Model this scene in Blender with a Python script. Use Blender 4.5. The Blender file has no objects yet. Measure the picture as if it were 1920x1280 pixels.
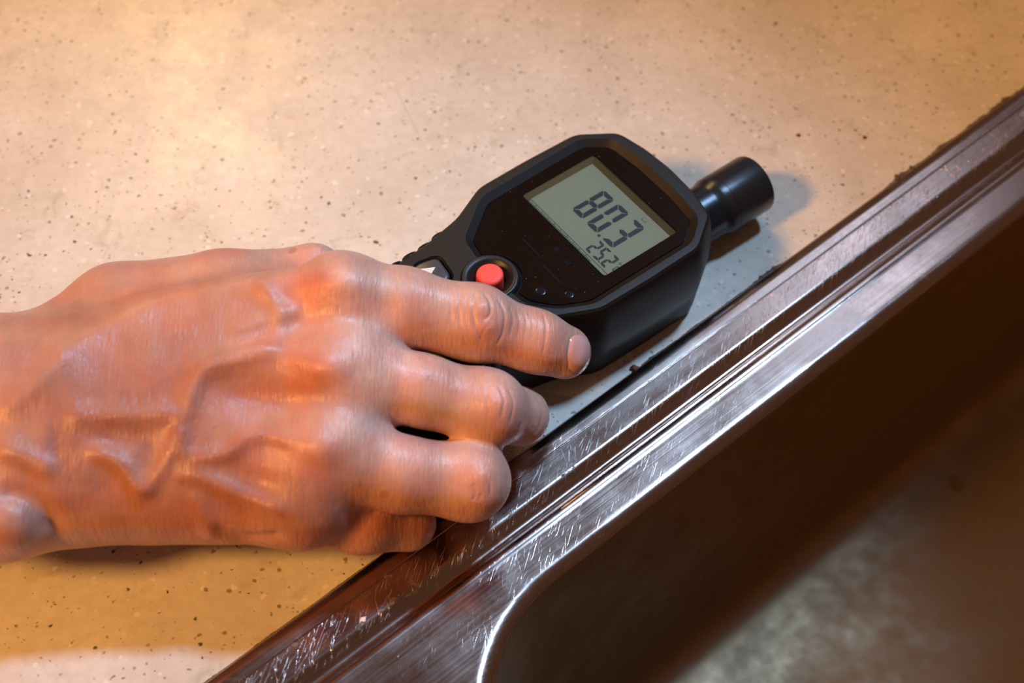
import bpy, bmesh, math, random
import numpy as np
from mathutils import Vector, Matrix
from mathutils.bvhtree import BVHTree
random.seed(7); np.random.seed(7)
SC = bpy.context.scene
COL = SC.collection
PI = math.pi

# ------------------------------------------------------------------ camera
ELEV = math.radians(54.0); DIST = 0.48; FPX = 2700.0
cam_loc = np.array([0.0, -DIST*math.cos(ELEV), DIST*math.sin(ELEV)])
cd = bpy.data.cameras.new('camera'); cam = bpy.data.objects.new('camera', cd); COL.objects.link(cam)
cam.location = cam_loc; cam.rotation_euler = (PI/2-ELEV, 0, 0)
cd.sensor_width = 36.0; cd.lens = FPX*36.0/1920.0
cd.clip_start = 0.01; cd.clip_end = 20
cd.dof.use_dof = True; cd.dof.focus_distance = 0.445; cd.dof.aperture_fstop = 9.0
SC.camera = cam

# ------------------------------------------------------------------ world, lights, exposure
wd = bpy.data.worlds.new('world'); SC.world = wd; wd.use_nodes = True
bg = wd.node_tree.nodes['Background']; bg.inputs[0].default_value = (0.30, 0.15, 0.085, 1); bg.inputs[1].default_value = 0.36
def aim(o, tgt):
    o.rotation_euler = (Vector(tgt)-o.location).to_track_quat('-Z', 'Y').to_euler()
def lamp(name, kind, loc, power, color, size=0.1, tgt=(0, 0, 0), size_y=None, cone=None, blend=1.0, spread=None):
    l = bpy.data.lights.new(name, kind); o = bpy.data.objects.new(name, l); COL.objects.link(o)
    l.energy = power; l.color = color; o.location = loc; aim(o, tgt)
    if kind == 'AREA':
        l.size = size
        if size_y: l.shape = 'RECTANGLE'; l.size_y = size_y
        if spread: l.spread = spread
    else:
        l.shadow_soft_size = size
    if kind == 'SPOT': l.spot_size = cone; l.spot_blend = blend
    return o
lamp('warm_ceiling_lamp', 'POINT', (-0.42, 1.14, 1.00), 18, (1.0, 0.58, 0.18), 0.06)
lamp('warm_room_lamp', 'POINT', (-1.10, -0.62, 1.25), 122, (1.0, 0.455, 0.115), 0.14)
lamp('cool_worktop_spot', 'SPOT', (0.40, 0.38, 1.05), 52, (0.44, 0.69, 1.0), 0.06, tgt=(-0.11, -0.045, 0), cone=math.radians(28), blend=1.0)
lamp('cool_window', 'AREA', (0.47, 1.02, 1.20), 0.6, (0.66, 0.76, 1.0), 0.28, tgt=(0, 0, 0), size_y=0.26)
SC.view_settings.view_transform = 'Standard'; SC.view_settings.look = 'None'
SC.view_settings.exposure = 0.0; SC.view_settings.gamma = 1.0; SC.view_settings.use_curve_mapping = False

# ------------------------------------------------------------------ measuring helpers (photo pixel -> world point at a height, in metres)
_fw = -cam_loc/np.linalg.norm(cam_loc); _R = np.array([1.0, 0, 0]); _U = np.cross(_R, _fw)
def at(px, py, z=0.0):
    d = _fw + _R*(px-960)/FPX + _U*(640-py)/FPX
    return cam_loc + d*(z-cam_loc[2])/d[2]
def pix(P):
    v = P-cam_loc; d = v@_fw
    return 960+FPX*(v@_R)/d, 640-FPX*(v@_U)/d

# ------------------------------------------------------------------ node helpers
class NT:
    def __init__(s, name):
        s.m = bpy.data.materials.new(name); s.m.use_nodes = True
        s.t = s.m.node_tree; s.n = s.t.nodes; s.l = s.t.links
        s.b = s.n['Principled BSDF']; s.out = s.n['Material Output']
    def put(s, sock, v):
        if isinstance(v, bpy.types.NodeSocket): s.l.new(v, sock)
        elif v is not None:
            if hasattr(sock, 'default_value') and hasattr(sock.default_value, '__len__') and len(sock.default_value) == 4 and len(v) == 3: v = (*v, 1)
            sock.default_value = v
    def p(s, **k):
        nm = dict(col='Base Color', rough='Roughness', metal='Metallic', nor='Normal', ssw='Subsurface Weight', ssr='Subsurface Radius',
                  sss='Subsurface Scale', spec='Specular IOR Level', coat='Coat Weight', coatr='Coat Roughness', aniso='Anisotropic', tan='Tangent', alpha='Alpha', ior='IOR', sheen='Sheen Weight')
        for a, v in k.items(): s.put(s.b.inputs[nm[a]], v)
        return s.m
    def add(s, typ, ins=(), out=0, **kw):
        n = s.n.new('ShaderNode'+typ)
        for a, v in kw.items(): setattr(n, a, v)
        if isinstance(ins, dict):
            for a, v in ins.items(): s.put(n.inputs[a], v)
        else:
            for i, v in enumerate(ins): s.put(n.inputs[i], v)
        return n.outputs[out]
    def math(s, op, a, b=None, c=None, clamp=False): return s.add('Math', [a, b, c], operation=op, use_clamp=clamp)
    def obj(s): return s.add('TexCoord', out=3)
    def map(s, v, scale=(1, 1, 1), rot=(0, 0, 0), loc=(0, 0, 0)):
        return s.add('Mapping', {'Vector': v, 'Scale': scale, 'Rotation': rot, 'Location': loc})
    def noise(s, v, scale, detail=2, rough=.5, dist=0): return s.add('TexNoise', {'Vector': v, 'Scale': scale, 'Detail': detail, 'Roughness': rough, 'Distortion': dist})
    def ramp(s, f, a, b, lo=0.0, hi=1.0): return s.add('MapRange', {'Value': f, 'From Min': a, 'From Max': b, 'To Min': lo, 'To Max': hi})
    def mix(s, f, a, b, mode='MIX'):
        n = s.n.new('ShaderNodeMix'); n.data_type = 'RGBA'; n.blend_type = mode
        s.put(n.inputs[0], f); s.put(n.inputs[6], a); s.put(n.inputs[7], b); return n.outputs[2]
    def bump(s, h, strength=.3, dist=.001, nor=None): return s.add('Bump', {'Strength': strength, 'Distance': dist, 'Height': h, 'Normal': nor})
    def specks(s, v, scale, size, density, seed=0):
        """irregular specks: mask 0..1"""
        vv = s.map(v, loc=(seed*1.37, seed*.71, seed*.33))
        wob = s.add('VectorMath', [vv, s.add('VectorMath', [s.add('TexNoise', {'Vector': vv, 'Scale': scale*2.2, 'Detail': 1}, out=1), (.45/scale,)*3], operation='MULTIPLY')], operation='ADD')
        n = s.n.new('ShaderNodeTexVoronoi'); s.put(n.inputs['Vector'], wob); n.inputs['Scale'].default_value = scale
        sep = s.n.new('ShaderNodeSeparateColor'); s.l.new(n.outputs['Color'], sep.inputs[0])
        keep = s.math('LESS_THAN', sep.outputs[0], density)
        rad = s.math('MULTIPLY', sep.outputs[1], size); rad = s.math('ADD', rad, size*.35)
        d = s.math('SUBTRACT', rad, n.outputs['Distance'])
        m = s.ramp(d, 0, size*.35)
        return s.math('MULTIPLY', m, keep), sep.outputs[2]

def counter_mat():
    k = NT('speckled_solid_surface'); o = k.obj()
    base = k.mix(k.ramp(k.noise(o, 22, 4, .6), .35, .68), (.60, .555, .49), (.73, .69, .625))
    base = k.mix(k.ramp(k.noise(o, 260, 3, .6), .40, .62), k.mix(.22, base, (.46, .40, .33)), base)
    bl = k.ramp(k.noise(o, 75, 5, .7, .6), .57, .74, 0, .52); base = k.mix(bl, base, (.34, .31, .22))
    w, _ = k.specks(o, 330, .30, .22, 1); base = k.mix(k.math('MULTIPLY', w, .55), base, (.86, .83, .78))
    a, _ = k.specks(o, 620, .27, .26, 2); base = k.mix(k.math('MULTIPLY', a, .75), base, (.27, .24, .17))
    c, _ = k.specks(o, 300, .20, .36, 3); base = k.mix(k.math('MULTIPLY', c, .82), base, (.22, .18, .11))
    clus = k.ramp(k.noise(o, 30, 2), .36, .52)
    d, _ = k.specks(o, 330, .19, .26, 5); base = k.mix(k.math('MULTIPLY', k.math('MULTIPLY', d, clus), .9), base, (.05, .05, .03))
    e, _ = k.specks(o, 150, .10, .16, 6); base = k.mix(k.math('MULTIPLY', e, .9), base, (.03, .03, .022))
    # a few long knife scratches, each a thin line with its own place
    sx = k.n.new('ShaderNodeSeparateXYZ'); k.l.new(o, sx.inputs[0])
    for (p0, p1, wd_, st) in (((742, 165), (792, 268), .22, .55), ((318, 388), (378, 422), .18, .5), ((193, 338), (178, 402), .16, .45),
                              ((208, 455), (184, 497), .16, .45), ((330, 460), (292, 486), .2, .35), ((680, 90), (712, 118), .3, .5), ((955, 330), (1010, 300), .15, .25)):
        a_ = at(*p0); b_ = at(*p1); L = np.linalg.norm((b_-a_)[:2]); t = (b_-a_)/L; n_ = (-t[1], t[0])
        al = k.math('ADD', k.math('MULTIPLY', sx.outputs[0], t[0]), k.math('MULTIPLY_ADD', sx.outputs[1], t[1], -float(a_@t)))
        ac = k.math('ADD', k.math('MULTIPLY', sx.outputs[0], n_[0]), k.math('MULTIPLY_ADD', sx.outputs[1], n_[1], -float(a_[0]*n_[0]+a_[1]*n_[1])))
        m = k.math('MULTIPLY', k.ramp(k.math('ABSOLUTE', ac), wd_*.001, 0), k.math('MULTIPLY', k.math('GREATER_THAN', al, 0), k.math('LESS_THAN', al, float(L))))
        base = k.mix(k.math('MULTIPLY', m, st), base, (.30, .20, .11))
    rg = k.ramp(k.noise(o, 60, 4, .7), .3, .7, .27, .40)
    return k.p(col=base, rough=rg, spec=.5, nor=k.bump(k.noise(o, 500, 3), .10, .0004))

def steel_mat(name, scratchy=True, rough=.185, tint=(.53, .415, .37)):
    k = NT(name); o = k.obj()
    # local x runs along the rim, y into the sink
    brush = k.noise(k.map(o, scale=(14, 1400, 1400) if scratchy else (150, 150, 150)), 1, 3, .6)
    blot = k.noise(o, 38, 5, .65)
    rg = k.math('ADD', k.ramp(blot, .3, .7, rough-.05, rough+.09), k.ramp(brush, .3, .7, -.03, .05))
    col = k.mix(k.ramp(blot, .35, .7), tint, tuple(c*.84 for c in tint))
    nor = k.bump(brush, .10, .0002)
    if scratchy:
        sx = k.n.new('ShaderNodeSeparateXYZ'); k.l.new(o, sx.inputs[0])
        inband = k.math('MULTIPLY', k.ramp(sx.outputs[1], .0072, .0085), k.ramp(sx.outputs[1], .0185, .0160))
        wide = k.ramp(sx.outputs[1], .052, .045, 0, .10)
        area = k.math('MAXIMUM', inband, k.math('MULTIPLY', wide, .4))
        patch = k.math('MULTIPLY', k.ramp(k.noise(o, 55, 3, .6), .40, .62), k.math('MULTIPLY_ADD', k.ramp(k.math('ABSOLUTE', sx.outputs[0]), .12, .06), .8, .2))
        tot = None
        for i, (ang, dens, dn) in enumerate(((-34, .635, 95), (-48, .655, 120), (-24, .665, 80), (-65, .70, 60))):
            v = k.map(k.map(o, rot=(0, 0, math.radians(-ang)), loc=(i*.13, i*.07, 0)), scale=(dn, 2300, 1))
            s_ = k.ramp(k.noise(v, 1, 1.5, .5), dens, dens+.04)
            tot = s_ if tot is None else k.math('MAXIMUM', tot, s_)
        tot = k.math('MULTIPLY', k.math('MULTIPLY', tot, area), k.math('MULTIPLY_ADD', patch, .85, .15))
        grime = k.math('MULTIPLY', k.ramp(k.noise(o, 240, 4, .75), .57, .66), k.ramp(k.noise(o, 26, 2), .42, .58))
        near = k.math('MAXIMUM', k.math('MULTIPLY', k.ramp(sx.outputs[1], .0060, .0072), k.ramp(sx.outputs[1], .0090, .0074)),
                      k.math('MULTIPLY', k.ramp(sx.outputs[1], .0125, .0150), k.ramp(sx.outputs[1], .0172, .0160)))
        gm = k.math('MULTIPLY', grime, k.math('MULTIPLY_ADD', near, .85, .12))
        col = k.mix(k.math('MULTIPLY', tot, .8), col, (.86, .84, .86))
        col = k.mix(gm, col, (.13, .07, .04))
        rg = k.math('ADD', rg, k.math('MULTIPLY', tot, .30)); rg = k.math('ADD', rg, k.math('MULTIPLY', gm, .3))
        nor = k.bump(tot, .55, .0003, nor)
        met = k.math('SUBTRACT', 1.0, k.math('MAXIMUM', k.math('MULTIPLY', tot, .45), k.math('MULTIPLY', gm, .7)))
        return k.p(col=col, rough=rg, metal=met, nor=nor)
    return k.p(col=col, rough=rg, metal=1.0, nor=nor)

def plain(name, col, rough=.5, metal=0, spec=.5, bs=None, bstr=.2, bd=.0003, coat=0):
    k = NT(name)
    nor = None
    if bs: nor = k.bump(k.noise(k.obj(), bs, 3, .6), bstr, bd)
    return k.p(col=col, rough=rough, metal=metal, spec=spec, nor=nor, coat=coat)

def skin_mat():
    k = NT('skin'); o = k.obj()
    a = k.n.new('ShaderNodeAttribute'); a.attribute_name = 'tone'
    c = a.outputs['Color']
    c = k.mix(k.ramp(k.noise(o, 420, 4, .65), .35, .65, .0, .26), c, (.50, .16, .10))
    c = k.mix(k.ramp(k.noise(o, 90, 3, .6), .40, .70, .0, .22), c, (.62, .36, .27))
    fr, _ = k.specks(o, 130, .20, .10, 4); c = k.mix(k.math('MULTIPLY', fr, .35), c, (.26, .09, .05))
    lines = k.noise(k.map(o, scale=(1050, 190, 190)), 1, 3, .65)
    cells = k.add('TexVoronoi', {'Vector': k.map(o, scale=(1500, 900, 900)), 'Scale': 1.0}, feature='DISTANCE_TO_EDGE')
    n1 = k.bump(lines, .62, .0005); n2 = k.bump(k.ramp(cells, 0, .25), .09, .00025, n1)
    return k.p(col=c, rough=k.ramp(k.noise(o, 200, 3), .3, .7, .35, .48), ssw=.20, ssr=(1.0, .32, .16), sss=.0032, spec=.55, nor=n2)

M = {}
def build_mats():
    M['counter'] = counter_mat()
    M['rim'] = steel_mat('scratched_steel')
    M['basin'] = steel_mat('dull_steel', False, .49, (.38, .275, .175))
    M['grime'] = plain('dried_grime', (.10, .082, .065), .85, bs=2500, bstr=.8, bd=.0005)
    M['abs'] = plain('matte_black_plastic', (.0075, .007, .0065), .46, spec=.30, bs=3800, bstr=.35, bd=.00018)
    M['abs2'] = plain('satin_black_plastic', (.009, .0095, .011), .40, spec=.38, bs=3800, bstr=.2, bd=.00015)
    k = NT('black_window_panel'); o = k.obj()
    sp, _ = k.specks(o, 1500, .16, .06, 3); k.p(col=k.mix(k.math('MULTIPLY', sp, .7), (.007, .004, .003), (.42, .24, .14)), rough=k.ramp(sp, 0, 1, .16, .7), spec=.30); M['panel'] = k.m
    M['print'] = plain('faint_panel_print', (.006, .008, .016), .22, spec=.2)
    M['lcd'] = plain('display_grey_green', (.41, .335, .195), .42, spec=.3, bs=2500, bstr=.05)
    M['lcdwall'] = plain('display_surround', (.20, .115, .045), .30, spec=.5)
    M['ink'] = plain('display_segment', (.022, .018, .016), .5)
    M['red'] = plain('coral_red_rubber', (.86, .085, .065), .52, spec=.4, bs=2600, bstr=.15)
    M['key'] = plain('grey_translucent_key', (.055, .058, .062), .34, spec=.5)
    M['white'] = plain('white_print', (.80, .80, .80), .5)
    M['tube'] = plain('anodised_black_tube', (.030, .036, .045), .27, metal=.55, spec=.5, bs=5000, bstr=.2, bd=.0001)
    M['skin'] = skin_mat()
    M['nail'] = plain('fingernail', (.62, .36, .33), .24, spec=.6, bs=600, bstr=.05)
    M['crumb'] = plain('brown_crumb', (.17, .035, .012), .6, bs=1500, bstr=.6)
    M['seam'] = plain('dark_seam', (.006, .006, .006), .8)
    k = NT('clear_window'); tr = k.add('BsdfTransparent', {'Color': (.96, .96, .95, 1)}); gl = k.add('BsdfGlossy', {'Color': (1, 1, 1, 1), 'Roughness': .06})
    fr = k.add('Fresnel', {'IOR': 1.46}); sh = k.n.new('ShaderNodeMixShader'); k.put(sh.inputs[0], fr); k.put(sh.inputs[1], tr); k.put(sh.inputs[2], gl)
    k.l.new(sh.outputs[0], k.out.inputs[0]); M['pane'] = k.m
    k = NT('water'); k.p(col=(1, 1, 1), rough=.03, ior=1.33); k.b.inputs['Transmission Weight'].default_value = 1; M['water'] = k.m
build_mats()

# ------------------------------------------------------------------ object helpers
def mesh_obj(name, verts, faces, mat, parent=None, smooth=False, auto=None):
    me = bpy.data.meshes.new(name); me.from_pydata([tuple(map(float, v)) for v in verts], [], faces); me.validate(); me.update()
    return finish(name, me, mat, parent, smooth, auto)
def finish(name, me, mat, parent=None, smooth=False, auto=None):
    me.materials.clear(); me.materials.append(mat)
    if smooth: me.shade_smooth()
    if auto is not None:
        me.shade_smooth(); bm = bmesh.new(); bm.from_mesh(me)
        for e in bm.edges:
            if len(e.link_faces) == 2 and e.calc_face_angle(0) > math.radians(auto): e.smooth = False
        bm.to_mesh(me); bm.free()
    o = bpy.data.objects.new(name, me); COL.objects.link(o)
    if parent is not None: o.parent = parent
    return o
def empty(name, loc=(0, 0, 0), rz=0.0):
    o = bpy.data.objects.new(name, None); COL.objects.link(o); o.location = loc; o.rotation_euler = (0, 0, rz); o.empty_display_size = .02; return o
def tag(o, label, cat, group=None):
    o['label'] = label; o['category'] = cat
    if group: o['group'] = group
def loft(loops, cap0=False, cap1=False, closed=True):
    V = []; F = []; n = len(loops[0])
    for L in loops: V += list(L)
    for i in range(len(loops)-1):
        for j in range(n if closed else n-1):
            a = i*n+j; b = i*n+(j+1) % n; F.append((a, b, b+n, a+n))
    if cap0: F.append(tuple(reversed(range(n))))
    if cap1: F.append(tuple(range((len(loops)-1)*n, len(loops)*n)))
    return V, F
def catmull(P, k):
    P = [np.array(p, float) for p in P]; out = []
    for i in range(len(P)-1):
        a = P[max(i-1, 0)]; b = P[i]; c = P[i+1]; d = P[min(i+2, len(P)-1)]
        for j in range(k):
            t = j/k; out.append(.5*((2*b)+(-a+c)*t+(2*a-5*b+4*c-d)*t*t+(-a+3*b-3*c+d)*t**3))
    out.append(P[-1]); return out
def rrect(x0, x1, y0, y1, R, n=14):
    pts = []
    for (cx, cy, a0) in ((x1-R, y0+R, -PI/2), (x1-R, y1-R, 0), (x0+R, y1-R, PI/2), (x0+R, y0+R, PI)):
        for i in range(n+1):
            a = a0+PI/2*i/n; pts.append((cx+R*math.cos(a), cy+R*math.sin(a)))
    return pts

# ------------------------------------------------------------------ sink and countertop
SANG = math.radians(40.3)
sd = np.array([math.cos(SANG), math.sin(SANG), 0]); sn = np.array([math.sin(SANG), -math.cos(SANG), 0])
S0 = 0.0350
TA, TB, SB = -.30, .46, .47       # sink outer extents along / across
# the sink's own frame: x along rim, y = across into the basin (mirrored to stay right handed)
sink = empty('kitchen_sink', tuple(sn*S0), SANG)
tag(sink, 'scratched stainless steel kitchen sink with raised rim and deep basin', 'sink')
def S(t, s, z): return (t, -s, z)  # sink local coordinates

# rim: local material frame wants y = s  -> use mirrored mesh coordinates through a child frame
prof = [(0, -.05), (.25, .5), (1.2, 1.25), (2.5, 1.75), (3.5, 2.0), (4.3, 2.06), (5.4, 2.04), (6.6, 2.0), (6.85, 1.96), (7.1, 1.72), (7.35, 1.88), (7.9, 1.9), (11, 1.92), (14.4, 1.95), (15.4, 1.9), (16.3, 1.55), (17.2, .75),
        (18.2, -.35), (19.2, -1.05), (20.2, -1.2), (21.1, -.85), (22.0, -.1), (22.9, .45), (23.8, .72), (24.7, .70), (25.4, .52), (26.1, .43), (27, .42)]
pp = catmull(prof, 4)
loops = []
for (s, z) in pp:
    loops.append([S(x, y, z*.001) for x, y in rrect(TA+s*.001, TB-s*.001, s*.001, SB-s*.001, max(.030-s*.0005, .006), 14)])
B0 = (-.1035, .400, .0362, .420)   # basin opening
for (ins, z) in ((-8.4, .42), (-4, .42), (-1.6, .42), (-.9, .41), (-.3, .36), (.5, .15), (1.5, -.4), (2.4, -1.15), (3.0, -2.1)):
    loops.append([S(x, y, z*.001) for x, y in rrect(B0[0]+ins*.001, B0[1]-ins*.001, B0[2]+ins*.001, B0[3]-ins*.001, .056-ins*.0005, 14)])
V, F = loft(loops)
F = [tuple(reversed(f)) for f in F]
F = [tuple(reversed(f)) for f in F]
def fix_normals(me):
    bm = bmesh.new(); bm.from_mesh(me); bmesh.ops.recalc_face_normals(bm, faces=bm.faces)
    bm.to_mesh(me); bm.free()
rim = mesh_obj('rim', V, F, M['rim'], sink, True)
# material frame: y measured into the basin
for v in rim.data.vertices: v.co.y = -v.co.y
rim.scale = (1, -1, 1); rim.data.flip_normals()
loops = []
for (ins, z) in catmull([(3.0, -2.1), (3.4, -3.6), (3.9, -12), (5.5, -60), (7.2, -100), (8.8, -114), (12, -124), (17, -129.5), (24, -131.5), (34, -132.2)], 4):
    loops.append([S(x, y, z*.001) for x, y in rrect(B0[0]+ins*.001, B0[1]-ins*.001, B0[2]+ins*.001, B0[3]-ins*.001, .056-min(ins, 30)*.0005, 14)])
V, F = loft(loops, cap1=True)
basin = mesh_obj('basin', V, F, M['basin'], sink, True)
for me in (basin.data,):
    # normals must look into the basin (up / inwards)
    if me.polygons[len(me.polygons)-1].normal.z < 0: me.flip_normals()
if sum(p.normal.z for p in rim.data.polygons) < 0: rim.data.flip_normals()

# dried grime that clings to the outer edge of the rim
def grime_run(t0, t1, wmax, seed):
    rnd = random.Random(seed); n = int((t1-t0)/.00045); V = []; F = []; w = .3
    for i in range(n+1):
        t = t0+(t1-t0)*i/n; env = max(math.sin(PI*i/n), 0)**.5
        w = .55*w+.45*abs(rnd.gauss(.45, .45)); ww = wmax*env*min(w, 1.2)*(.6+.4*math.sin(t*260+seed))+.02
        h = .00012+.45*ww*.001*rnd.uniform(.5, 1.2)
        sx = [-ww, -ww*.6, -ww*.1, .35]
        zs = [0.0, h*.9, h*1.1+.0001, .0006]
        V += [S(t, a*.001, b) for a, b in zip(sx, zs)]
    for i in range(n):
        for j in range(3):
            a = i*4+j; F.append((a, a+1, a+5, a+4))
    return V, F
for r in ((26, 42, 1.0, 1), (44, 66, .8, 2), (64, 78, .7, 3), (72, 93, 1.9, 4), (146, 176, 2.2, 5), (172, 205, 1.9, 6), (200, 235, 2.2, 9), (-120, -84, .5, 7), (-200, -110, .7, 8)):
    V, F = grime_run(r[0]*.001, r[1]*.001, r[2], r[3])
    mesh_obj('grime_streak', V, F, M['grime'], sink, True)

bm = bmesh.new(); bmesh.ops.create_icosphere(bm, subdivisions=2, radius=1)
for v in bm.verts: v.co = Vector((v.co.x*.0011*(1+.4*math.sin(v.co.y*4)), v.co.y*.0008*(1+.3*math.cos(v.co.x*5)), max(v.co.z, 0)*.0003))
me = bpy.data.meshes.new('paint_fleck'); bm.to_mesh(me); bm.free(); fl = finish('paint_fleck', me, M['white'], sink, True); fl.location = S(-.0985, .0143, .00193); fl['label'] = 'small white fleck on the rim'

def slab():
    """countertop with the opening for the sink, in world coordinates"""
    m = .003
    rot = lambda t, s: sd*t + sn*(S0+s)
    inner = [rot(x, y) for x, y in rrect(TA+m, TB-m, m, SB-m, .025, 14)]
    outer = [rot(x, y) for x, y in rrect(-.75, .95, -.80, .56, .004, 14)]
    L = []
    for z, base in ((0, inner), (0, outer), (-.030, outer), (-.030, inner), (0, inner)):
        L.append([np.array([p[0], p[1], z]) for p in base])
    V, F = loft(L)
    o = mesh_obj('countertop', V, F, M['counter'])
    bm = bmesh.new(); bm.from_mesh(o.data); bmesh.ops.remove_doubles(bm, verts=bm.verts, dist=1e-6); bmesh.ops.recalc_face_normals(bm, faces=bm.faces); bm.to_mesh(o.data); bm.free()
    tag(o, 'beige speckled solid-surface countertop running up to the steel sink', 'countertop')
    return o
slab()

# ------------------------------------------------------------------ handheld meter
MO = np.array([.02840, .02740, 0.0]); MANG = math.radians(-52.85)
meter = empty('handheld_meter', tuple(MO), MANG)
tag(meter, 'black handheld digital meter reading 80.3 with red button and round probe, lying on countertop', 'meter')
mu = np.array([math.cos(MANG), math.sin(MANG), 0]); mv = np.array([-math.sin(MANG), math.cos(MANG), 0])
def mloc(P): d = P-MO; return d@mu, d@mv
half = [(0, 30.4), (12, 29.6), (23.2, 27.2), (31.4, 15.2), (31.9, -5), (31.6, -25), (25.2, -38.6), (22.5, -52), (21.8, -67), (22.2, -90), (22.8, -112), (19.5, -122), (11, -125.5), (0, -126)]
outline = [(x, y) for x, y in half] + [(-x, y) for x, y in reversed(half[1:-1])]
def round_poly(P, r, n=4):
    out = []; m = len(P)
    for i in range(m):
        a = np.array(P[i-1], float); b = np.array(P[i], float); c = np.array(P[(i+1) % m], float)
        d1 = (a-b); d2 = (c-b); l1 = np.linalg.norm(d1); l2 = np.linalg.norm(d2)
        rr = r[i] if isinstance(r, (list, tuple)) else r
        k = min(rr, l1*.45, l2*.45); p0 = b+d1/l1*k; p1 = b+d2/l2*k
        for j in range(n+1):
            t = j/n; out.append(tuple((1-t)**2*p0+2*t*(1-t)*b+t*t*p1))
    return out
def offset_poly(P, d):
    P = np.array(P); A = np.roll(P, 1, 0); C = np.roll(P, -1, 0)
    T = C-A; T /= np.linalg.norm(T, axis=1)[:, None]+1e-12
    N = np.stack([T[:, 1], -T[:, 0]], 1)
    area = np.sum(P[:, 0]*C[:, 1]-P[:, 1]*C[:, 0])
    return P + (N if area > 0 else -N)*d
rout = round_poly(outline, 2.6, 4)
def lp(poly, z): return [(x*.001, y*.001, z*.001) for x, y in poly]
def ztop(y):      # the handle is a little thinner than the head
    return 35.0 - 3.0*min(max((-48-y)/50, 0), 1)
def shell_loop(off, z, top=False):
    q = offset_poly(rout, off); res = []
    for (x, y) in q:
        zz = z + (ztop(y)-35.0)*(1 if z > 30 else max(0, (z-12)/18))
        res.append((x*.001, y*.001, zz*.001))
    return res
V, F = loft([shell_loop(1.7, 12.2), shell_loop(2.1, 16), shell_loop(2.1, 22), shell_loop(1.5, 29.5), shell_loop(.95, 32.6), shell_loop(.3, 34.2), shell_loop(-.5, 34.9), shell_loop(-1.6, 35.0)], cap0=True, cap1=True)
upper = mesh_obj('upper_shell', V, F, M['abs'], meter)
# pocket for the window panel
gl = [(-15.0, -40.4), (-25.4, -26.4), (-26.2, 14.2), (-20.6, 21.6), (-8, 22.9), (8, 22.9), (20.6, 21.6), (26.2, 14.2), (26.4, -25.2), (21.6, -34.4), (14.5, -40.6)]
ring_c = (.9, -45.0)
arc = []
for i in range(17):
    a = math.radians(22+136*i/16); arc.append((ring_c[0]+10.2*math.cos(a), ring_c[1]+10.2*math.sin(a)))
glass_poly = round_poly(gl, 2.2, 3) + []
arc_pts = [(x, y) for x, y in arc]
gpoly = glass_poly + [p for p in arc_pts]
gpoly = [p for p in gpoly]
def cutter(loops):
    V, F = loft(loops, True, True); me = bpy.data.meshes.new('c'); me.from_pydata([tuple(map(float, v)) for v in V], [], F); me.update()
    bm = bmesh.new(); bm.from_mesh(me); bmesh.ops.recalc_face_normals(bm, faces=bm.faces); bmesh.ops.triangulate(bm, faces=[f for f in bm.faces if len(f.verts) > 4]); bm.to_mesh(me); bm.free()
    o = bpy.data.objects.new('c', me); COL.objects.link(o); return o
def circ(c, r, n=48): return [(c[0]+r*math.cos(2*PI*i/n), c[1]+r*math.sin(2*PI*i/n)) for i in range(n)]
bm = bmesh.new(); bm.from_mesh(upper.data); bmesh.ops.recalc_face_normals(bm, faces=bm.faces); bm.to_mesh(upper.data); bm.free()
cuts = [cutter([lp(gpoly, 32.6), lp(gpoly, 33.3), lp(offset_poly(gpoly, 2.5), 35.02), lp(offset_poly(gpoly, 2.6), 38)]),
        cutter([lp(circ(ring_c, 5.0), 31.0), lp(circ(ring_c, 5.3), 33.3), lp(circ(ring_c, 7.4), 35.05), lp(circ(ring_c, 7.6), 38)])]
KC = (-11.2, -58.9)
keyp = round_poly([(KC[0]-6.4, KC[1]-1.5), (KC[0]-4.6, KC[1]+5.6), (KC[0]+4.4, KC[1]+4.6), (KC[0]+6.2, KC[1]-2.0), (KC[0]+2.5, KC[1]-6.6), (KC[0]-3.4, KC[1]-6.4)], 2.0, 4)
cuts.append(cutter([lp(offset_poly(keyp, .45), 31.2), lp(offset_poly(keyp, .6), 33.6), lp(offset_poly(keyp, 1.5), 35.0), lp(offset_poly(keyp, 1.7), 38)]))
keyp2 = [(-x, y) for x, y in keyp][::-1]
cuts.append(cutter([lp(offset_poly([(-21.4, -15.3), (21.4, -15.3), (21.4, 15.3), (-21.4, 15.3)], .05), 31.4), lp(offset_poly([(-21.4, -15.3), (21.4, -15.3), (21.4, 15.3), (-21.4, 15.3)], .05), 34)]))
cuts.append(cutter([lp(offset_poly(keyp2, .45), 31.2), lp(offset_poly(keyp2, .6), 33.6), lp(offset_poly(keyp2, 1.5), 35.0), lp(offset_poly(keyp2, 1.7), 38)]))
for c_ in cuts:
    md = upper.modifiers.new('b', 'BOOLEAN'); md.operation = 'DIFFERENCE'; md.object = c_; md.solver = 'EXACT'; c_.parent = meter
bpy.context.view_layer.update()
dg = bpy.context.evaluated_depsgraph_get(); nm = bpy.data.meshes.new_from_object(upper.evaluated_get(dg))
upper.modifiers.clear(); nm.materials.clear(); upper.data = nm; nm.materials.append(M['abs'])
for c_ in cuts: bpy.data.objects.remove(c_)
nm.shade_smooth(); bm = bmesh.new(); bm.from_mesh(nm)
for e in bm.edges:
    if len(e.link_faces) == 2 and e.calc_face_angle(0) > math.radians(20): e.smooth = False
bm.to_mesh(nm); bm.free()
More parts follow.
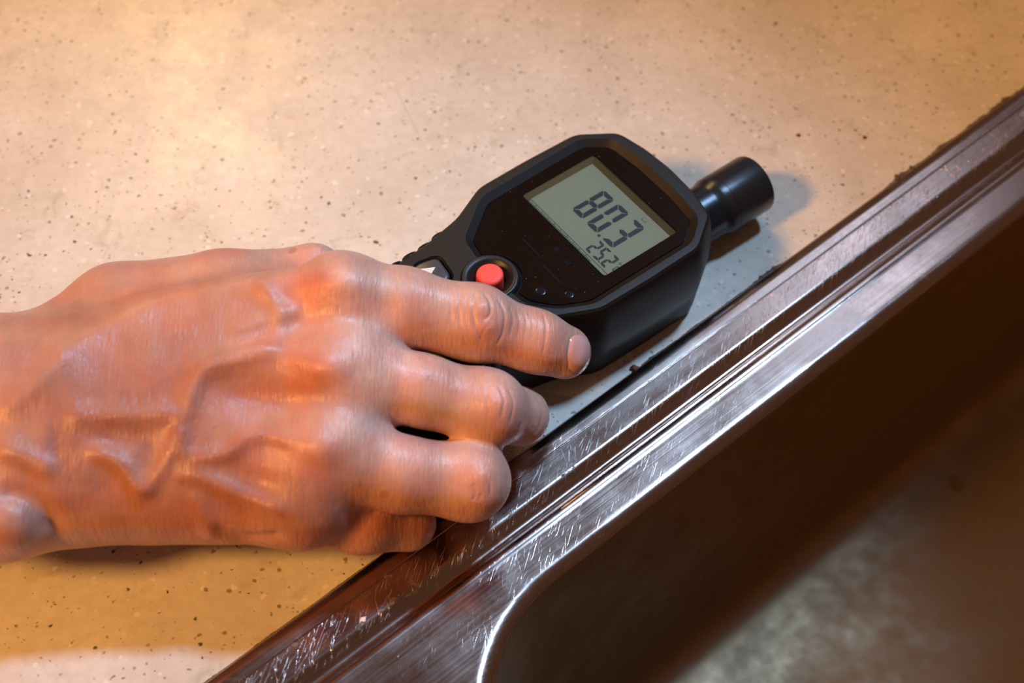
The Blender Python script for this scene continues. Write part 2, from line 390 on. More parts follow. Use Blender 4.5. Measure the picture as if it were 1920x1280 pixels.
# the raised collar round the red button, where it bites into the window panel
def ringmesh(c, prof_, n=64, a0=0, a1=2*PI):
    return loft([[((c[0]+r*math.cos(a0+(a1-a0)*i/n))*.001, (c[1]+r*math.sin(a0+(a1-a0)*i/n))*.001, z*.001) for i in range(n)] for r, z in prof_])
V, F = ringmesh(ring_c, catmull([(5.0, 32.0), (5.2, 33.2), (6.4, 34.4), (7.2, 35.05), (7.9, 35.25), (8.8, 35.2), (9.5, 34.3), (9.9, 33.2)], 3))
collar = mesh_obj('button_collar', V, [f[::-1] for f in F], M['abs2'], meter, True); fix_normals(collar.data)
# lower shell
V, F = loft([lp(offset_poly(rout, -1.0), 0), lp(offset_poly(rout, .2), .7), lp(offset_poly(rout, .9), 4), lp(offset_poly(rout, 1.25), 11.6), lp(offset_poly(rout, .6), 11.75)], True, True)
mesh_obj('lower_shell', V, F, M['abs'], meter, auto=30)
V, F = loft([lp(offset_poly(rout, .55), 11.7), lp(offset_poly(rout, .55), 12.4)], True, True)
mesh_obj('seam', V, F, M['seam'], meter)
# panel plate with the hole for the display
LX0, LX1, LY0, LY1 = -21.4, 21.4, -15.3, 15.3
hole = round_poly([(LX0, LY0), (LX1, LY0), (LX1, LY1), (LX0, LY1)], 1.2, 3)
def fill_with_hole(name, outer, inner, z, mat, parent):
    bm = bmesh.new(); rings = []
    for P in (outer, inner):
        vs = [bm.verts.new((x*.001, y*.001, z*.001)) for x, y in P]
        for i in range(len(vs)): bm.edges.new((vs[i], vs[(i+1) % len(vs)]))
        rings.append(vs)
    bmesh.ops.triangle_fill(bm, use_beauty=True, edges=bm.edges[:])
    for f in bm.faces:
        if f.normal.z < 0: f.normal_flip()
    geo = bmesh.ops.extrude_face_region(bm, geom=bm.faces[:])
    bmesh.ops.translate(bm, verts=[v for v in geo['geom'] if isinstance(v, bmesh.types.BMVert)], vec=(0, 0, -.0007))
    bmesh.ops.recalc_face_normals(bm, faces=bm.faces)
    me = bpy.data.meshes.new(name); bm.to_mesh(me); bm.free(); return finish(name, me, mat, parent)
panel_outer = offset_poly(gpoly, -.25)
panel = fill_with_hole('window_panel', [tuple(p) for p in panel_outer], hole, 33.45, M['panel'], meter)
panel['label'] = 'glossy black panel around the display, specked with dust'
# faint print on the panel under the display
for (x0, y0, x1, y1, w) in ((-6.5, -26.5, 3.5, -26.5, .35), (6.0, -28.0, 15.5, -28.0, .35), (2.5, -20.5, 4.8, -20.5, .8), (8.6, -21.2, 11.0, -21.2, .8)):
    mesh_obj('panel_marking', [(x0*.001, (y0-w)*.001, .03347), (x1*.001, (y0-w)*.001, .03347), (x1*.001, (y0+w)*.001, .03347), (x0*.001, (y0+w)*.001, .03347)], [(0, 1, 2, 3)], M['print'], panel)
for c_, r_ in (((14.0, -35.0), 1.8), ((20.4, -28.6), 1.6)):
    V, F = loft([lp(circ(c_, r_, 24), 33.46), lp(circ(c_, r_*.9, 24), 33.56), lp(circ(c_, r_*.5, 24), 33.58)], cap1=True)
    mesh_obj('panel_stud', V, F, M['print'], panel, True)
# display: bed, surround, digits, window pane
disp = mesh_obj('display', [(LX0*.001, LY0*.001, .0317), (LX1*.001, LY0*.001, .0317), (LX1*.001, (LY1-.6)*.001, .0317), (LX0*.001, (LY1-.6)*.001, .0317)], [(0, 1, 2, 3)], M['lcd'], meter)
disp['label'] = 'grey-green liquid crystal display reading 80.3 and 25.2 degrees'
ins = [(LX0+1.9, LY0), (LX1, LY0), (LX1, LY1-2.3), (LX0+1.9, LY1-2.3)]
outp = [(LX0, LY0), (LX1, LY0), (LX1, LY1), (LX0, LY1)]
V, F = loft([lp(outp, 33.40), lp(outp, 33.0), lp(ins, 31.72)])
F = [f for i, f in enumerate(F)]
mesh_obj('display_surround', V, [f[::-1] for f in F], M['lcdwall'], disp)
mesh_obj('display_pane', [(x*.001, y*.001, .03342) for x, y in outp], [(0, 1, 2, 3)], M['pane'], disp)
DZ = .03174
def poly_parts(name, polys, parent=disp, mat=None):
    V = []; F = []
    for P in polys:
        F.append(tuple(range(len(V), len(V)+len(P)))); V += [((x-1.0)*.001, (y+.75)*.001, DZ) for x, y in P]
    return mesh_obj(name, V, F, mat or M['ink'], parent)
def seg_digit(ch, x0, x1, y0, y1, th):
    ym = (y0+y1)/2; g_ = th*.10; h = th/2; P = []
    on = {'8': 'abcdefg', '0': 'abcdef', '3': 'abcdg', '2': 'abged', '5': 'afgcd', 'C': 'afed'}[ch]
    def H(y, up):   # horizontal bar: up=1 top, -1 bottom, 0 middle
        if up == 0: return [(x0+h*.7+g_, y), (x0+th+g_*.5, y+h), (x1-th-g_*.5, y+h), (x1-h*.7-g_, y), (x1-th-g_*.5, y-h), (x0+th+g_*.5, y-h)]
        s = up; return [(x0+h*.9+g_, y-0*s), (x1-h*.9-g_, y), (x1-h*.3-g_, y-h*.5*s), (x1-th-g_, y-th*s), (x0+th+g_, y-th*s), (x0+h*.3+g_, y-h*.5*s)]
    def Vb(x, side, ya, yb, mid):   # side: -1 left, 1 right ; ya low, yb high ; mid says which end meets the middle bar
        s = side; lo_mid = mid == 'lo'
        a_ = ya+g_*1.2; b_ = yb-g_*1.2
        if lo_mid: return [(x, a_+h*.6), (x-s*h*.7, a_), (x-s*th, a_+h*.8), (x-s*th, b_-th), (x-s*h*.3, b_-h*.3), (x, b_-h*.8)]
        return [(x, b_-h*.6), (x-s*h*.7, b_), (x-s*th, b_-h*.8), (x-s*th, a_+th), (x-s*h*.3, a_+h*.3), (x, a_+h*.8)]
    if 'a' in on: P.append(H(y1, 1))
    if 'd' in on: P.append(H(y0, -1))
    if 'g' in on: P.append(H(ym, 0))
    if 'f' in on: P.append(Vb(x0, -1, ym, y1, 'lo'))
    if 'b' in on: P.append(Vb(x1, 1, ym, y1, 'lo'))
    if 'e' in on: P.append(Vb(x0, -1, y0, ym, 'hi'))
    if 'c' in on: P.append(Vb(x1, 1, y0, ym, 'hi'))
    return P
def area_sign(P): return sum(P[i][0]*P[(i+1) % len(P)][1]-P[i][1]*P[(i+1) % len(P)][0] for i in range(len(P)))
def up(polys): return [p if area_sign(p) > 0 else p[::-1] for p in polys]
for ch, a, b in (('8', -7.0, -1.4), ('0', .6, 6.2), ('3', 8.5, 14.1)):
    poly_parts('digit', up(seg_digit(ch, a, b, -5.9, 8.0, 1.75)))
poly_parts('decimal_point', [[(6.8, -6.4), (7.8, -6.4), (7.8, -5.4), (6.8, -5.4)]])
for ch, a, b in (('2', 8.9, 11.7), ('5', 12.5, 15.3), ('2', 16.3, 19.1)):
    poly_parts('digit', up(seg_digit(ch, a, b, -13.0, -6.9, .88)))
poly_parts('decimal_point', [[(15.55, -13.1), (16.05, -13.1), (16.05, -12.6), (15.55, -12.6)]])
ring_ = [[(20.5+r*math.cos(a), -7.9+r*math.sin(a)) for r, a in ((.5, t), (.5, t+.5), (.3, t+.5), (.3, t))] for t in [i*PI/6 for i in range(12)]]
poly_parts('degree_sign', up(ring_))
poly_parts('letter_c', up(seg_digit('C', 20.7, 22.3, -11.6, -9.1, .35)))
poly_parts('rule_line', [[(-18.6, -13.98), (22.3, -13.98), (22.3, -13.78), (-18.6, -13.78)]])
bars = []
for i in range(50):
    x = -18.5+i*.655; hgt = 1.15 if i % 5 == 0 else .8
    bars.append([(x, -15.3), (x+.34, -15.3), (x+.34, -15.3+hgt), (x, -15.3+hgt)])
bg_ = poly_parts('bar_graph', bars); bg_['kind'] = 'stuff'
poly_parts('display_bracket', up([[(10.2, 11.0), (10.2, 9.4), (10.35, 9.4), (10.35, 11.0)], [(10.2, 9.4), (12.2, 9.4), (12.2, 9.55), (10.2, 9.55)], [(12.05, 9.4), (12.2, 9.4), (12.2, 10.2), (12.05, 10.2)]]))
# buttons
V, F = loft([lp(circ(ring_c, r_), z_) for r_, z_ in catmull([(4.35, 31.2), (4.35, 35.3), (4.25, 36.3), (3.9, 36.75), (3.2, 36.95), (1.2, 37.0)], 3)], cap1=True)
rb = mesh_obj('round_button', V, F, M['red'], meter, True); rb['label'] = 'coral red round button'
for kp, cx in ((keyp, KC[0]), (keyp2, -KC[0])):
    V, F = loft([lp(offset_poly(kp, 0), 31.3), lp(offset_poly(kp, 0), 34.3), lp(offset_poly(kp, -.35), 34.8), lp(offset_poly(kp, -1.0), 35.0)], cap1=True)
    key = mesh_obj('arrow_key', V, F, M['key'], meter, auto=50)
    tri = [(cx-3.9, KC[1]-1.9), (cx+1.1, KC[1]-1.9), (cx-1.5, KC[1]+2.6)]
    mesh_obj('triangle_mark', [(x*.001, y*.001, .03503) for x, y in tri], [(0, 1, 2)], M['white'], key)
# grip ribs along both sides of the handle
for sgn in (-1, 1):
    for i in range(6):
        yc = -47.0-i*6.2
        xs = np.interp(-yc, [38.6, 52, 67, 90, 112], [25.2, 22.5, 21.8, 22.2, 22.8])
        L = []
        for (dz, rr) in ((15, .2), (16.5, 1.0), (21, 1.5), (28, 1.5), (32.0, 1.6), (33.2, .9)):
            L.append([((sgn*(xs+.6+rr*math.sin(a)*1.0))*.001, (yc+2.7*math.cos(a))*.001, dz*.001) for a in [PI*j/8 for j in range(9)]])
        V, F = loft(L, True, True)
        rb_ = mesh_obj('grip_rib', V, F, M['abs2'], meter, True)
# probe
PU, PZ = 8.4, 12.4
def lathe_y(prof_, n=64):
    return loft([[((PU+r*math.cos(2*PI*i/n))*.001, y*.001, (PZ+r*math.sin(2*PI*i/n))*.001) for i in range(n)] for y, r in prof_], True, True)
V, F = lathe_y([(25, 9.9), (42.6, 9.9), (43.3, 10.0), (45.0, 10.5), (45.8, 10.75), (48.2, 10.75), (48.3, 10.6), (48.5, 10.6), (48.6, 10.75), (63.4, 10.75), (64.1, 10.55), (64.4, 10.0), (63.8, 9.3), (61, 9.1)])
pr = mesh_obj('probe_tube', V, F, M['tube'], meter, auto=40); fix_normals(pr.data); pr['label'] = 'round black metal probe tube'

# ------------------------------------------------------------------ hand (one continuous skin grown from a distance field)
def J(px, py, z, r): return (*(at(px, py, z*.001)*1000), r)      # mm
chains = {
 'index':  [J(640, 566, 55, 12.6), J(755, 577, 53, 11.6), J(890, 606, 47.5, 10.5), J(1005, 640, 41, 9.0), J(1058, 660, 35.5, 8.2)],
 'middle': [J(640, 700, 50, 12.0), J(790, 732, 45, 10.1), J(910, 765, 38, 10.7), J(974, 780, 27, 8.2), J(952, 775, 16, 7.0), J(940, 778, 9, 6.8)],
 'ring':   [J(620, 854, 42, 11.8), J(750, 889, 36, 10.6), J(876, 902, 28, 11.0), J(888, 915, 16, 9.0), J(870, 915, 10, 8.0)],
 'pinky':  [J(540, 928, 33, 12.5), J(680, 969, 22, 10.3), J(765, 980, 15, 8.4)],
 'thumb':  [J(110, 668, 42, 15), J(225, 592, 44, 15.5), J(420, 560, 44, 14.5), J(585, 532, 40, 11.5), J(660, 560, 30, 9.5)],
}
palm = [[J(90, 700, 46, 17), J(640, 570, 54, 12.8)], [J(80, 770, 46, 17), J(640, 700, 50, 12.4)],
        [J(80, 850, 42, 17), J(620, 842, 42, 12.6)], [J(90, 915, 36, 16), J(560, 930, 34, 13.5)],
        [J(300, 720, 40, 17), J(540, 680, 42, 14)], [J(300, 860, 34, 16), J(520, 850, 34, 14)], [J(660, 600, 51, 10.5), J(655, 700, 48, 10.5)], [J(655, 700, 48, 10.5), J(630, 820, 41, 10.5)], [J(620, 850, 40, 10.5), J(560, 930, 33, 10.5)]]
arm = [[J(-1350, 790, 62, 29), J(-60, 735, 46, 20)], [J(-1350, 900, 58, 27), J(-60, 895, 38, 19)], [J(-60, 735, 46, 20), J(110, 735, 46, 17.5)],
       [J(-60, 895, 38, 19), J(110, 880, 39, 17)], [J(-5, 958, 38, 11.5), J(-60, 955, 38, 11.5)]]
VX = .85
lo = np.array([-262., -112., .25]); hi = np.array([40., 60., 84.])
allp = np.array([j[:3] for c in chains.values() for j in c]+[j[:3] for c in palm+arm for j in c]); 
lo[0] = max(allp[:, 0].min()-5, -262)
n3 = np.ceil((hi-lo)/VX).astype(int)+1
X = (lo[0]+VX*np.arange(n3[0])).astype(np.float32); Y = (lo[1]+VX*np.arange(n3[1])).astype(np.float32); Z = (lo[2]+VX*np.arange(n3[2])).astype(np.float32)
def cap_sdf(a, b, sub):
    x = X[sub[0]][:, None, None]; y = Y[sub[1]][None, :, None]; z = Z[sub[2]][None, None, :]
    d = np.array(b[:3])-np.array(a[:3]); L2 = float(d@d)
    t = ((x-a[0])*d[0]+(y-a[1])*d[1]+(z-a[2])*d[2])/L2; np.clip(t, 0, 1, out=t)
    q = np.sqrt((x-a[0]-t*d[0])**2+(y-a[1]-t*d[1])**2+(z-a[2]-t*d[2])**2)
    return q-(a[3]+(b[3]-a[3])*t)
def smin(a, b, k):
    h = np.clip(.5+.5*(b-a)/k, 0, 1); return b+(a-b)*h-k*h*(1-h)
def sub_of(js, pad=16):
    P = np.array([j[:3] for j in js]); r = max(j[3] for j in js)+pad
    s = []
    for ax, G in enumerate((X, Y, Z)):
        i0 = int(np.searchsorted(G, P[:, ax].min()-r)); i1 = int(np.searchsorted(G, P[:, ax].max()+r)); s.append(slice(max(i0, 0), max(i1, 1)))
    return tuple(s)
BIG = np.float32(30)
def field(chs, k):
    f = np.full(tuple(n3), BIG, np.float32)
    for ch in chs:
        for a, b in zip(ch[:-1], ch[1:]):
            s = sub_of((a, b)); f[s] = smin(f[s], cap_sdf(a, b, s).astype(np.float32), k)
    return f
body = field(palm+arm, 11.0)
fingers = np.full(tuple(n3), BIG, np.float32)
for nm_, ch in chains.items():
    fi = field([ch], 3.5); fingers = smin(fingers, fi, 1.2) if nm_ != 'thumb' else smin(fingers, fi, 3.0)
hand = smin(body, fingers, 5.0)
del body, fingers
# swell at the finger joints
def blob(px, py, z, r, k, strength=None):
    global hand
    c = J(px, py, z, r); s = sub_of((c,)); x = X[s[0]][:, None, None]; y = Y[s[1]][None, :, None]; zz = Z[s[2]][None, None, :]
    q = np.sqrt((x-c[0])**2+(y-c[1])**2+(zz-c[2])**2)-r
    hand[s] = smin(hand[s], q.astype(np.float32), k)
blob(642, 545, 60, 9.5, 8); blob(618, 690, 55, 8.6, 9); blob(600, 835, 47, 8.2, 9); blob(560, 925, 38, 9, 9)
blob(892, 604, 49, 10.0, 5); blob(916, 767, 40, 10.0, 5); blob(886, 899, 31, 9.8, 5)
blob(15, 962, 42, 9.5, 8)
# keep clear of the meter it holds (so that skin presses flat on the plastic)
def poly_sd(P, x, y):
    d = np.full(x.shape, 1e9); inside = np.zeros(x.shape, bool); n = len(P)
    for i in range(n):
        a = P[i]; b = P[(i+1) % n]; e0, e1 = b[0]-a[0], b[1]-a[1]; w0 = x-a[0]; w1 = y-a[1]
        t = np.clip((w0*e0+w1*e1)/(e0*e0+e1*e1+1e-9), 0, 1); d = np.minimum(d, (w0-e0*t)**2+(w1-e1*t)**2)
        c = ((a[1] > y) != (b[1] > y)) & (x < (b[0]-a[0])*(y-a[1])/(b[1]-a[1]+1e-12)+a[0]); inside ^= c
    d = np.sqrt(d); return np.where(inside, -d, d)
gx, gy = np.meshgrid(X, Y, indexing='ij')
lu = (gx-MO[0]*1000)*mu[0]+(gy-MO[1]*1000)*mu[1]; lv = (gx-MO[0]*1000)*mv[0]+(gy-MO[1]*1000)*mv[1]
dev2 = poly_sd(offset_poly(np.array(outline, float), 3.9), lu, lv).astype(np.float32)
dev = np.maximum(dev2[:, :, None], (Z-35.9)[None, None, :])
hand = np.maximum(hand, -dev)
# the rim of the sink is a little higher than the counter
gs = (gx*sn[0]+gy*sn[1])-S0*1000
hand = np.maximum(hand, (3.4-Z)[None, None, :]+np.where(gs > -1, 0, 2.7)[:, :, None].astype(np.float32)*-1)
hand[0] = 5; hand[:, :, 0] = np.maximum(hand[:, :, 0], .5)

def surface_nets(f):
    ins_ = f < 0; nx, ny, nz = f.shape
    c = np.zeros((nx-1, ny-1, nz-1), np.int8)
    for dx in (0, 1):
        for dy in (0, 1):
            for dz in (0, 1): c += ins_[dx:nx-1+dx, dy:ny-1+dy, dz:nz-1+dz]
    act = (c > 0) & (c < 8); idx = np.full(act.shape, -1, np.int32); I = np.argwhere(act); idx[act] = np.arange(len(I))
    pos = np.zeros((len(I), 3)); cnt = np.zeros(len(I))
    cr = [(a, b, c_) for a in (0, 1) for b in (0, 1) for c_ in (0, 1)]
    for p in cr:
        for ax in range(3):
            if p[ax]: continue
            q = list(p); q[ax] = 1
            fa = f[I[:, 0]+p[0], I[:, 1]+p[1], I[:, 2]+p[2]]; fb = f[I[:, 0]+q[0], I[:, 1]+q[1], I[:, 2]+q[2]]
            m = (fa < 0) != (fb < 0); t = fa/(fa-fb+1e-12); P = I+np.array(p); P = P.astype(float); P[:, ax] += t
            pos[m] += P[m]; cnt[m] += 1
    pos /= cnt[:, None]; Q = []
    for ax in range(3):
        o1, o2 = [(1, 2), (2, 0), (0, 1)][ax]
        sl0 = [slice(1, -1)]*3; sl0[ax] = slice(0, -1); sl1 = [slice(1, -1)]*3; sl1[ax] = slice(1, None)
        A = ins_[tuple(sl0)]; B_ = ins_[tuple(sl1)]
        E_ = np.argwhere(A != B_); flip = A[tuple(E_.T)]
        base = E_.copy(); base[:, o1] += 1; base[:, o2] += 1
        def cell(d1, d2): g_ = base.copy(); g_[:, o1] -= d1; g_[:, o2] -= d2; return idx[g_[:, 0], g_[:, 1], g_[:, 2]]
        q = np.stack([cell(0, 0), cell(1, 0), cell(1, 1), cell(0, 1)], 1)
        q[~flip] = q[~flip][:, ::-1]; Q.append(q)
    return pos, np.concatenate(Q)
hv, hq = surface_nets(hand); hv = hv*VX+lo
hq = hq[(hq >= 0).all(1)]
del hand, dev
# relax
e = np.concatenate([hq[:, [0, 1]], hq[:, [1, 2]], hq[:, [2, 3]], hq[:, [3, 0]]]); deg = np.bincount(e.ravel(), minlength=len(hv)).astype(float)
for it in range(10):
    acc = np.zeros_like(hv)
    for k_ in range(3): acc[:, k_] = np.bincount(e[:, 0], hv[e[:, 1], k_], len(hv))+np.bincount(e[:, 1], hv[e[:, 0], k_], len(hv))
    av = acc/np.maximum(deg, 1)[:, None]; hv += (.55 if it % 2 == 0 else -.30)*(av-hv)
def np_mesh(name, v, q):
    me = bpy.data.meshes.new(name); me.vertices.add(len(v)); me.vertices.foreach_set('co', (v*.001).astype(np.float32).ravel())
    me.loops.add(q.size); me.loops.foreach_set('vertex_index', q.astype(np.int32).ravel())
    me.polygons.add(len(q)); me.polygons.foreach_set('loop_start', (np.arange(len(q))*4).astype(np.int32)); me.polygons.foreach_set('loop_total', np.full(len(q), 4, np.int32))
    me.update(calc_edges=True); return me
me = np_mesh('hand', hv, hq)
tmp = bpy.data.objects.new('tmp', me); COL.objects.link(tmp); sb = tmp.modifiers.new('s', 'SUBSURF'); sb.levels = 1; sb.render_levels = 1
bpy.context.view_layer.update(); dg = bpy.context.evaluated_depsgraph_get(); hm = bpy.data.meshes.new_from_object(tmp.evaluated_get(dg))
bpy.data.objects.remove(tmp)
nv = len(hm.vertices); co = np.zeros(nv*3, np.float32); hm.vertices.foreach_get('co', co); co = co.reshape(-1, 3).astype(float)
no = np.zeros(nv*3, np.float32); hm.vertex_normals.foreach_get('vector', no); no = no.reshape(-1, 3).astype(float)
px, py = pix(co); face_cam = -(no@_fw)
vis = np.clip((face_cam-.02)/.25, 0, 1)
def dist_poly(P):
    d = np.full(nv, 1e9); w = np.zeros(nv)
    n = len(P)
    for i in range(n-1):
        a = P[i]; b = P[i+1]; e0, e1 = b[0]-a[0], b[1]-a[1]
        t = np.clip(((px-a[0])*e0+(py-a[1])*e1)/(e0*e0+e1*e1), 0, 1)
        q = np.hypot(px-a[0]-t*e0, py-a[1]-t*e1); m = q < d; d[m] = q[m]; w[m] = (i+t[m])/(n-1)
    return d, w
disp_ = np.zeros(nv)
def ridge(P, sig, h, taper=True):
    if len(P) > 2: P = [tuple(p) for p in catmull(P, 5)]
    if sig > 7: sig *= 1.45
    d, w = dist_poly(P); env = np.clip(np.minimum(w, 1-w)*6+.15, 0, 1) if taper else 1
    disp_[:] = disp_ + h*np.exp(-(d/sig)**2)*env*vis
def bumpp(x, y, sx, sy, h, rot=0):
    c, s = math.cos(math.radians(rot)), math.sin(math.radians(rot)); u = (px-x)*c+(py-y)*s; v = -(px-x)*s+(py-y)*c
    disp_[:] += h*np.exp(-(u/sx)**2-(v/sy)**2)*vis
# tendons and veins of the back of the hand
ridge([(120, 655), (230, 600), (340, 548), (470, 528), (590, 524)], 15, 1.1)
ridge([(350, 690), (450, 668), (590, 668)], 16, .7)
ridge([(358, 790), (357, 745), (372, 712), (398, 690), (436, 680), (494, 662), (530, 648)], 11, 1.7)
ridge([(484, 530), (508, 560), (528, 600), (512, 640)], 9, 1.3)
ridge([(560, 580), (500, 600), (426, 622)], 9, 1.0)
ridge([(120, 782), (230, 780), (336, 774)], 12, 1.2)
ridge([(336, 770), (342, 820), (340, 860)], 9, 1.1)
ridge([(339, 862), (426, 850), (462, 822), (510, 816), (560, 830)], 9, 1.2)
ridge([(165, 842), (215, 862), (250, 900), (268, 930)], 10, 1.5)
ridge([(268, 934), (305, 872), (338, 800)], 8, 1.1)
ridge([(330, 885), (400, 900), (470, 936), (540, 960)], 10, 1.1)
ridge([(0, 838), (50, 858), (105, 885)], 14, 1.4)
ridge([(0, 780), (40, 745), (100, 690), (124, 645)], 14, 1.0)
ridge([(360, 920), (385, 975), (400, 1010)], 8, .8)
ridge([(108, 800), (104, 850), (108, 880)], 6, -.8)
bumpp(470, 740, 60, 36, -1.6, 10); bumpp(240, 820, 55, 22, -.8, 0); bumpp(285, 850, 22, 40, -.7); bumpp(540, 755, 55, 30, -.9, 10)
bumpp(480, 900, 60, 22, -.9, 15); bumpp(560, 610, 60, 20, -1.0, -5); bumpp(200, 900, 30, 30, -.5)
bumpp(15, 985, 55, 42, 2.0); ridge([(0, 922), (45, 934), (85, 962), (100, 1000)], 13, -1.5)
bumpp(648, 528, 38, 24, 1.2, 10); bumpp(612, 690, 38, 28, 1.2, 10); bumpp(600, 838, 36, 24, .9, 10)
bumpp(590, 468, 34, 14, .8); bumpp(520, 482, 34, 12, -.6)
ridge([(400, 985), (460, 1008), (530, 1004)], 7, -1.2)
# soften the veins and hollows so that they read as flesh
ed = np.zeros(len(hm.edges)*2, np.int32); hm.edges.foreach_get('vertices', ed); ed = ed.reshape(-1, 2); dg_ = np.bincount(ed.ravel(), minlength=nv)
for it in range(34):
    disp_ = .4*disp_ + .6*(np.bincount(ed[:, 0], disp_[ed[:, 1]], nv)+np.bincount(ed[:, 1], disp_[ed[:, 0]], nv))/np.maximum(dg_, 1)
disp_ *= 1.35
# knuckle folds
for P, s_, h in (([(865, 547), (861, 575), (864, 615), (876, 650)], 2.6, -.30), ([(893, 545), (887, 575), (892, 610), (908, 648)], 3.0, -.36), ([(906, 548), (918, 566), (919, 588), (908, 600)], 2.6, -.34),
                 ([(930, 556), (945, 585), (943, 622), (930, 650)], 2.6, -.30), ([(954, 575), (961, 600), (955, 634)], 2.2, -.18), ([(968, 583), (974, 606), (968, 636)], 2.0, -.14),
                 ([(877, 550), (873, 590), (880, 640)], 2.2, -.18), ([(918, 606), (908, 618), (900, 640)], 2.2, -.2), ([(848, 548), (845, 590), (850, 640)], 2.2, -.12),
                 ([(980, 583), (987, 606), (981, 640)], 1.8, -.12), ([(992, 588), (999, 610), (993, 646)], 1.8, -.10), ([(1004, 592), (1010, 615), (1006, 650)], 1.8, -.10),
                 ([(1018, 588), (1024, 610), (1022, 640), (1018, 665)], 2.2, -.36),
                 # middle
                 ([(918, 718), (913, 745), (918, 780)], 2.6, -.28), ([(934, 722), (944, 748), (938, 785)], 2.6, -.28), ([(928, 735), (922, 755), (926, 775)], 2.2, -.2), ([(952, 728), (962, 755), (955, 795)], 2.2, -.2),
                 ([(1003, 742), (1016, 765), (1015, 792), (1003, 815)], 2.4, -.35), ([(995, 742), (1007, 765), (1006, 795)], 2.0, -.25),
                 # ring
                 ([(888, 905), (892, 925), (886, 938)], 2.4, -.3), ([(908, 890), (920, 908), (918, 930)], 2.4, -.22), ([(902, 925), (896, 940)], 2.2, -.25),
                 # wrist folds
                 ([(1071, 632), (1064, 665), (1067, 692)], 2.6, -.28), ([(1067, 692), (1080, 700), (1096, 695)], 2.4, -.22), ([(1071, 632), (1085, 626), (1100, 631)], 2.4, -.15)):
    ridge(P, s_, h)
bumpp(905, 575, 18, 16, .5); bumpp(915, 612, 16, 12, .5); bumpp(930, 760, 22, 24, .6); bumpp(905, 893, 18, 16, .6)
# fine irregular relief
def vnoise(P, sc, seed):
    rs = np.random.RandomState(seed); r = np.zeros(len(P))
    for i in range(9):
        k_ = rs.normal(size=3); k_ /= np.linalg.norm(k_); r += np.sin((P@k_)*sc*rs.uniform(.6, 1.6)+rs.uniform(0, 6.28))
    return r/9
disp_ += vnoise(co, 420, 3)*.35*vis + vnoise(co, 1100, 5)*.10*vis
co2 = co+no*(disp_*.001)[:, None]
hm.vertices.foreach_set('co', co2.astype(np.float32).ravel()); hm.update()
# skin tone: ruddy knuckles, paler webs and fingers, plus painted shade and a highlight
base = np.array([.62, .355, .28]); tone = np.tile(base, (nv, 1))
def tint(x, y, sx, sy, col, a, rot=0):
    c, s = math.cos(math.radians(rot)), math.sin(math.radians(rot)); u = (px-x)*c+(py-y)*s; v = -(px-x)*s+(py-y)*c
    w = (a*np.exp(-(u/sx)**2-(v/sy)**2))[:, None]; tone[:] = tone*(1-w)+np.array(col)*w
red = (.62, .15, .09); pale = (.82, .52, .44); shade_brick = (.29, .092, .055)
tint(230, 800, 360, 280, shade_brick, .86); tint(330, 560, 260, 70, (.52, .20, .09), .5, -8); tint(480, 930, 260, 95, (.36, .11, .05), .65)  # shade over the back of the hand, painted in as darker tone
tint(590, 545, 60, 45, red, .75, -20); tint(560, 700, 75, 60, red, .7); tint(540, 860, 60, 50, red, .45); tint(480, 740, 80, 40, (.58, .20, .08), .5)
tint(652, 524, 34, 22, (.85, .68, .64), .6); tint(590, 470, 60, 18, pale, .45); tint(430, 472, 40, 16, red, .3)  # first tint is a painted highlight on the index knuckle
tint(760, 560, 120, 50, pale, .45, 8); tint(685, 640, 60, 60, pale, .75); tint(700, 700, 70, 40, pale, .55); tint(680, 800, 70, 40, pale, .6); tint(760, 850, 140, 45, pale, .5, 10); tint(780, 730, 110, 40, pale, .35, 10)
tint(905, 590, 32, 40, (.64, .24, .18), .45); tint(1040, 635, 50, 50, (.70, .27, .20), .45); tint(930, 760, 30, 35, (.62, .25, .19), .4); tint(905, 920, 40, 35, (.64, .27, .19), .4)
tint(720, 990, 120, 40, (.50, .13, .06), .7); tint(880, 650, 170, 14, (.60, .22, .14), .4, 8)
tint(15, 985, 60, 45, (.50, .30, .27), .6)
mot = vnoise(co, 300, 11)*.22+vnoise(co, 800, 12)*.12; tone *= (1+mot)[:, None]*np.array([1, 1, 1])[None]; tone[:, 1:] *= (1+vnoise(co, 500, 15)*.25)[:, None]
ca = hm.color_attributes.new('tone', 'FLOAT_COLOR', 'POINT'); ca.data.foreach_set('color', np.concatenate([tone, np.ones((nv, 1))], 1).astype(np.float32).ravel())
person = empty('person', tuple(at(350, 760, 0)))
tag(person, "person's bare right hand and wrist reaching in from the left, holding the black meter", 'person')
ho = finish('hand', hm, M['skin'], person, True); ho.location = -Vector(person.location)
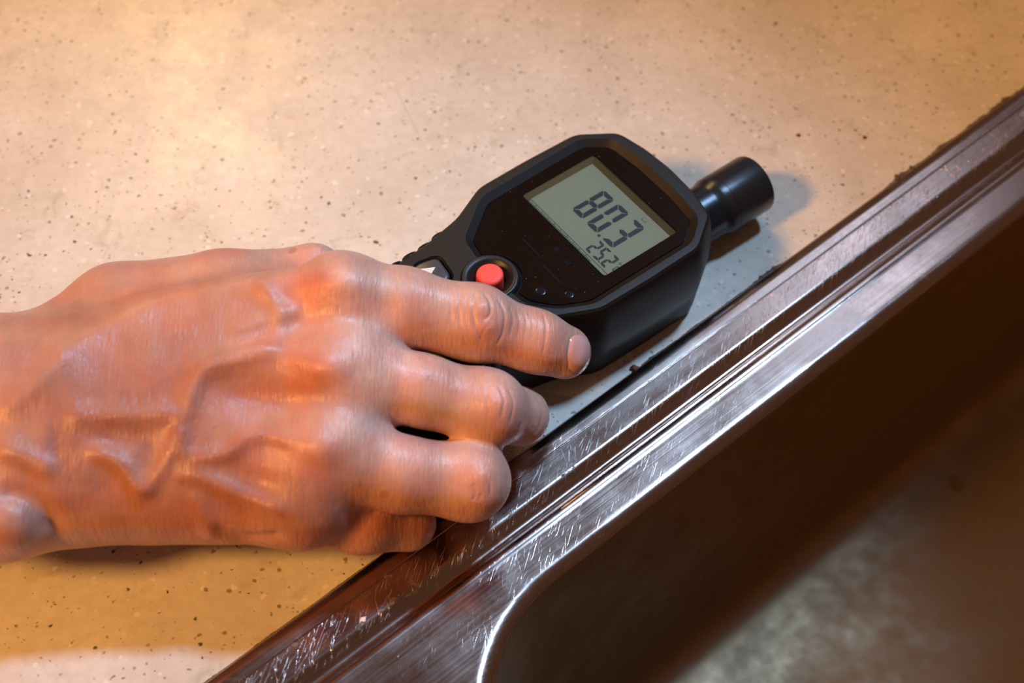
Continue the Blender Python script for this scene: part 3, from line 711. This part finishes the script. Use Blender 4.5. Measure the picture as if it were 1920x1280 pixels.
# nails: curved plates laid on the skin
bvh = BVHTree.FromPolygons([tuple(v) for v in co2], [tuple(p.vertices) for p in hm.polygons])
def nail(outl, cen, lift, name='fingernail', rings_=7):
    V = []; F = []; n = len(outl)
    cv = Vector(cam_loc)
    def hit(x, y):
        d = Vector(_fw + _R*(x-960)/FPX + _U*(640-y)/FPX).normalized(); h = bvh.ray_cast(cv, d)
        return (h[0], h[1]) if h[0] is not None else (None, None)
    pts = []
    for r in range(rings_):
        f = 1-r/(rings_-1) if r < rings_-1 else 0.02
        for (x, y) in outl:
            X_, Y_ = cen[0]+(x-cen[0])*f, cen[1]+(y-cen[1])*f
            p, nn = hit(X_, Y_); pts.append((p, nn, f))
    good = [p for p in pts if p[0] is not None]
    if len(good) < n: return None
    last = good[-1]
    for p in pts:
        if p[0] is None: p = (last[0], last[1], p[2])
        l = lift*(1-.9*p[2]**6)+.00002
        V.append(tuple(Vector(p[0])+Vector(p[1])*l)); last = p
    for r in range(rings_-1):
        for j in range(n):
            a = r*n+j; b = r*n+(j+1) % n; F.append((a, b, b+n, a+n))
    F.append(tuple(range((rings_-1)*n, rings_*n)))
    o = mesh_obj(name, V, F, M['nail'], person, True); o.location = -Vector(person.location); fix_normals(o.data)
    return o
nl = round_poly([(1069, 631), (1086, 626), (1103, 634), (1111, 650), (1109, 674), (1099, 692), (1081, 699), (1066, 692), (1064, 665)], 8, 3)
fn = nail(nl, (1087, 662), .00045)
if fn: fn['label'] = 'pale pink nail of the index finger'

# ------------------------------------------------------------------ small things
def crumb(px_, py_, w, h, label, seed):
    p = at(px_, py_, 0); rs = random.Random(seed); bm = bmesh.new(); bmesh.ops.create_icosphere(bm, subdivisions=3, radius=1)
    for v in bm.verts:
        k = 1+.22*math.sin(v.co.x*5+seed)+.18*math.sin(v.co.y*7+2*seed)+rs.uniform(-.04, .04)
        v.co = Vector((v.co.x*w*k, v.co.y*h*k, max(v.co.z, -.25)*min(w, h)*.7*k+min(w, h)*.17))
    me = bpy.data.meshes.new('crumb'); bm.to_mesh(me); bm.free(); o = finish('crumb', me, M['crumb'], None, True); o.location = tuple(p)
    tag(o, label, 'crumb'); return o
crumb(1497, 254, .0009, .0007, 'reddish-brown crumb on the countertop above the probe, the left of two', 1)
crumb(1621, 258, .0007, .0007, 'reddish-brown crumb on the countertop, the right of two, nearer the sink', 4)
crumb(1190, 692, .0019, .0013, 'rust-coloured crumb caught at the sink rim beside the index fingertip', 2)
p = at(1793, 905, -.1322); bm = bmesh.new(); bmesh.ops.create_uvsphere(bm, u_segments=24, v_segments=16, radius=1)
bmesh.ops.delete(bm, geom=[v for v in bm.verts if v.co.z < -.05], context='VERTS')
for v in bm.verts: v.co = Vector((v.co.x*.0030, v.co.y*.0042, max(v.co.z, 0)*.0013))
me = bpy.data.meshes.new('water_drop'); bm.to_mesh(me); bm.free(); o = finish('water_drop', me, M['water'], None, True); o.location = tuple(p)
tag(o, 'small water drop on the floor of the steel basin', 'water drop')
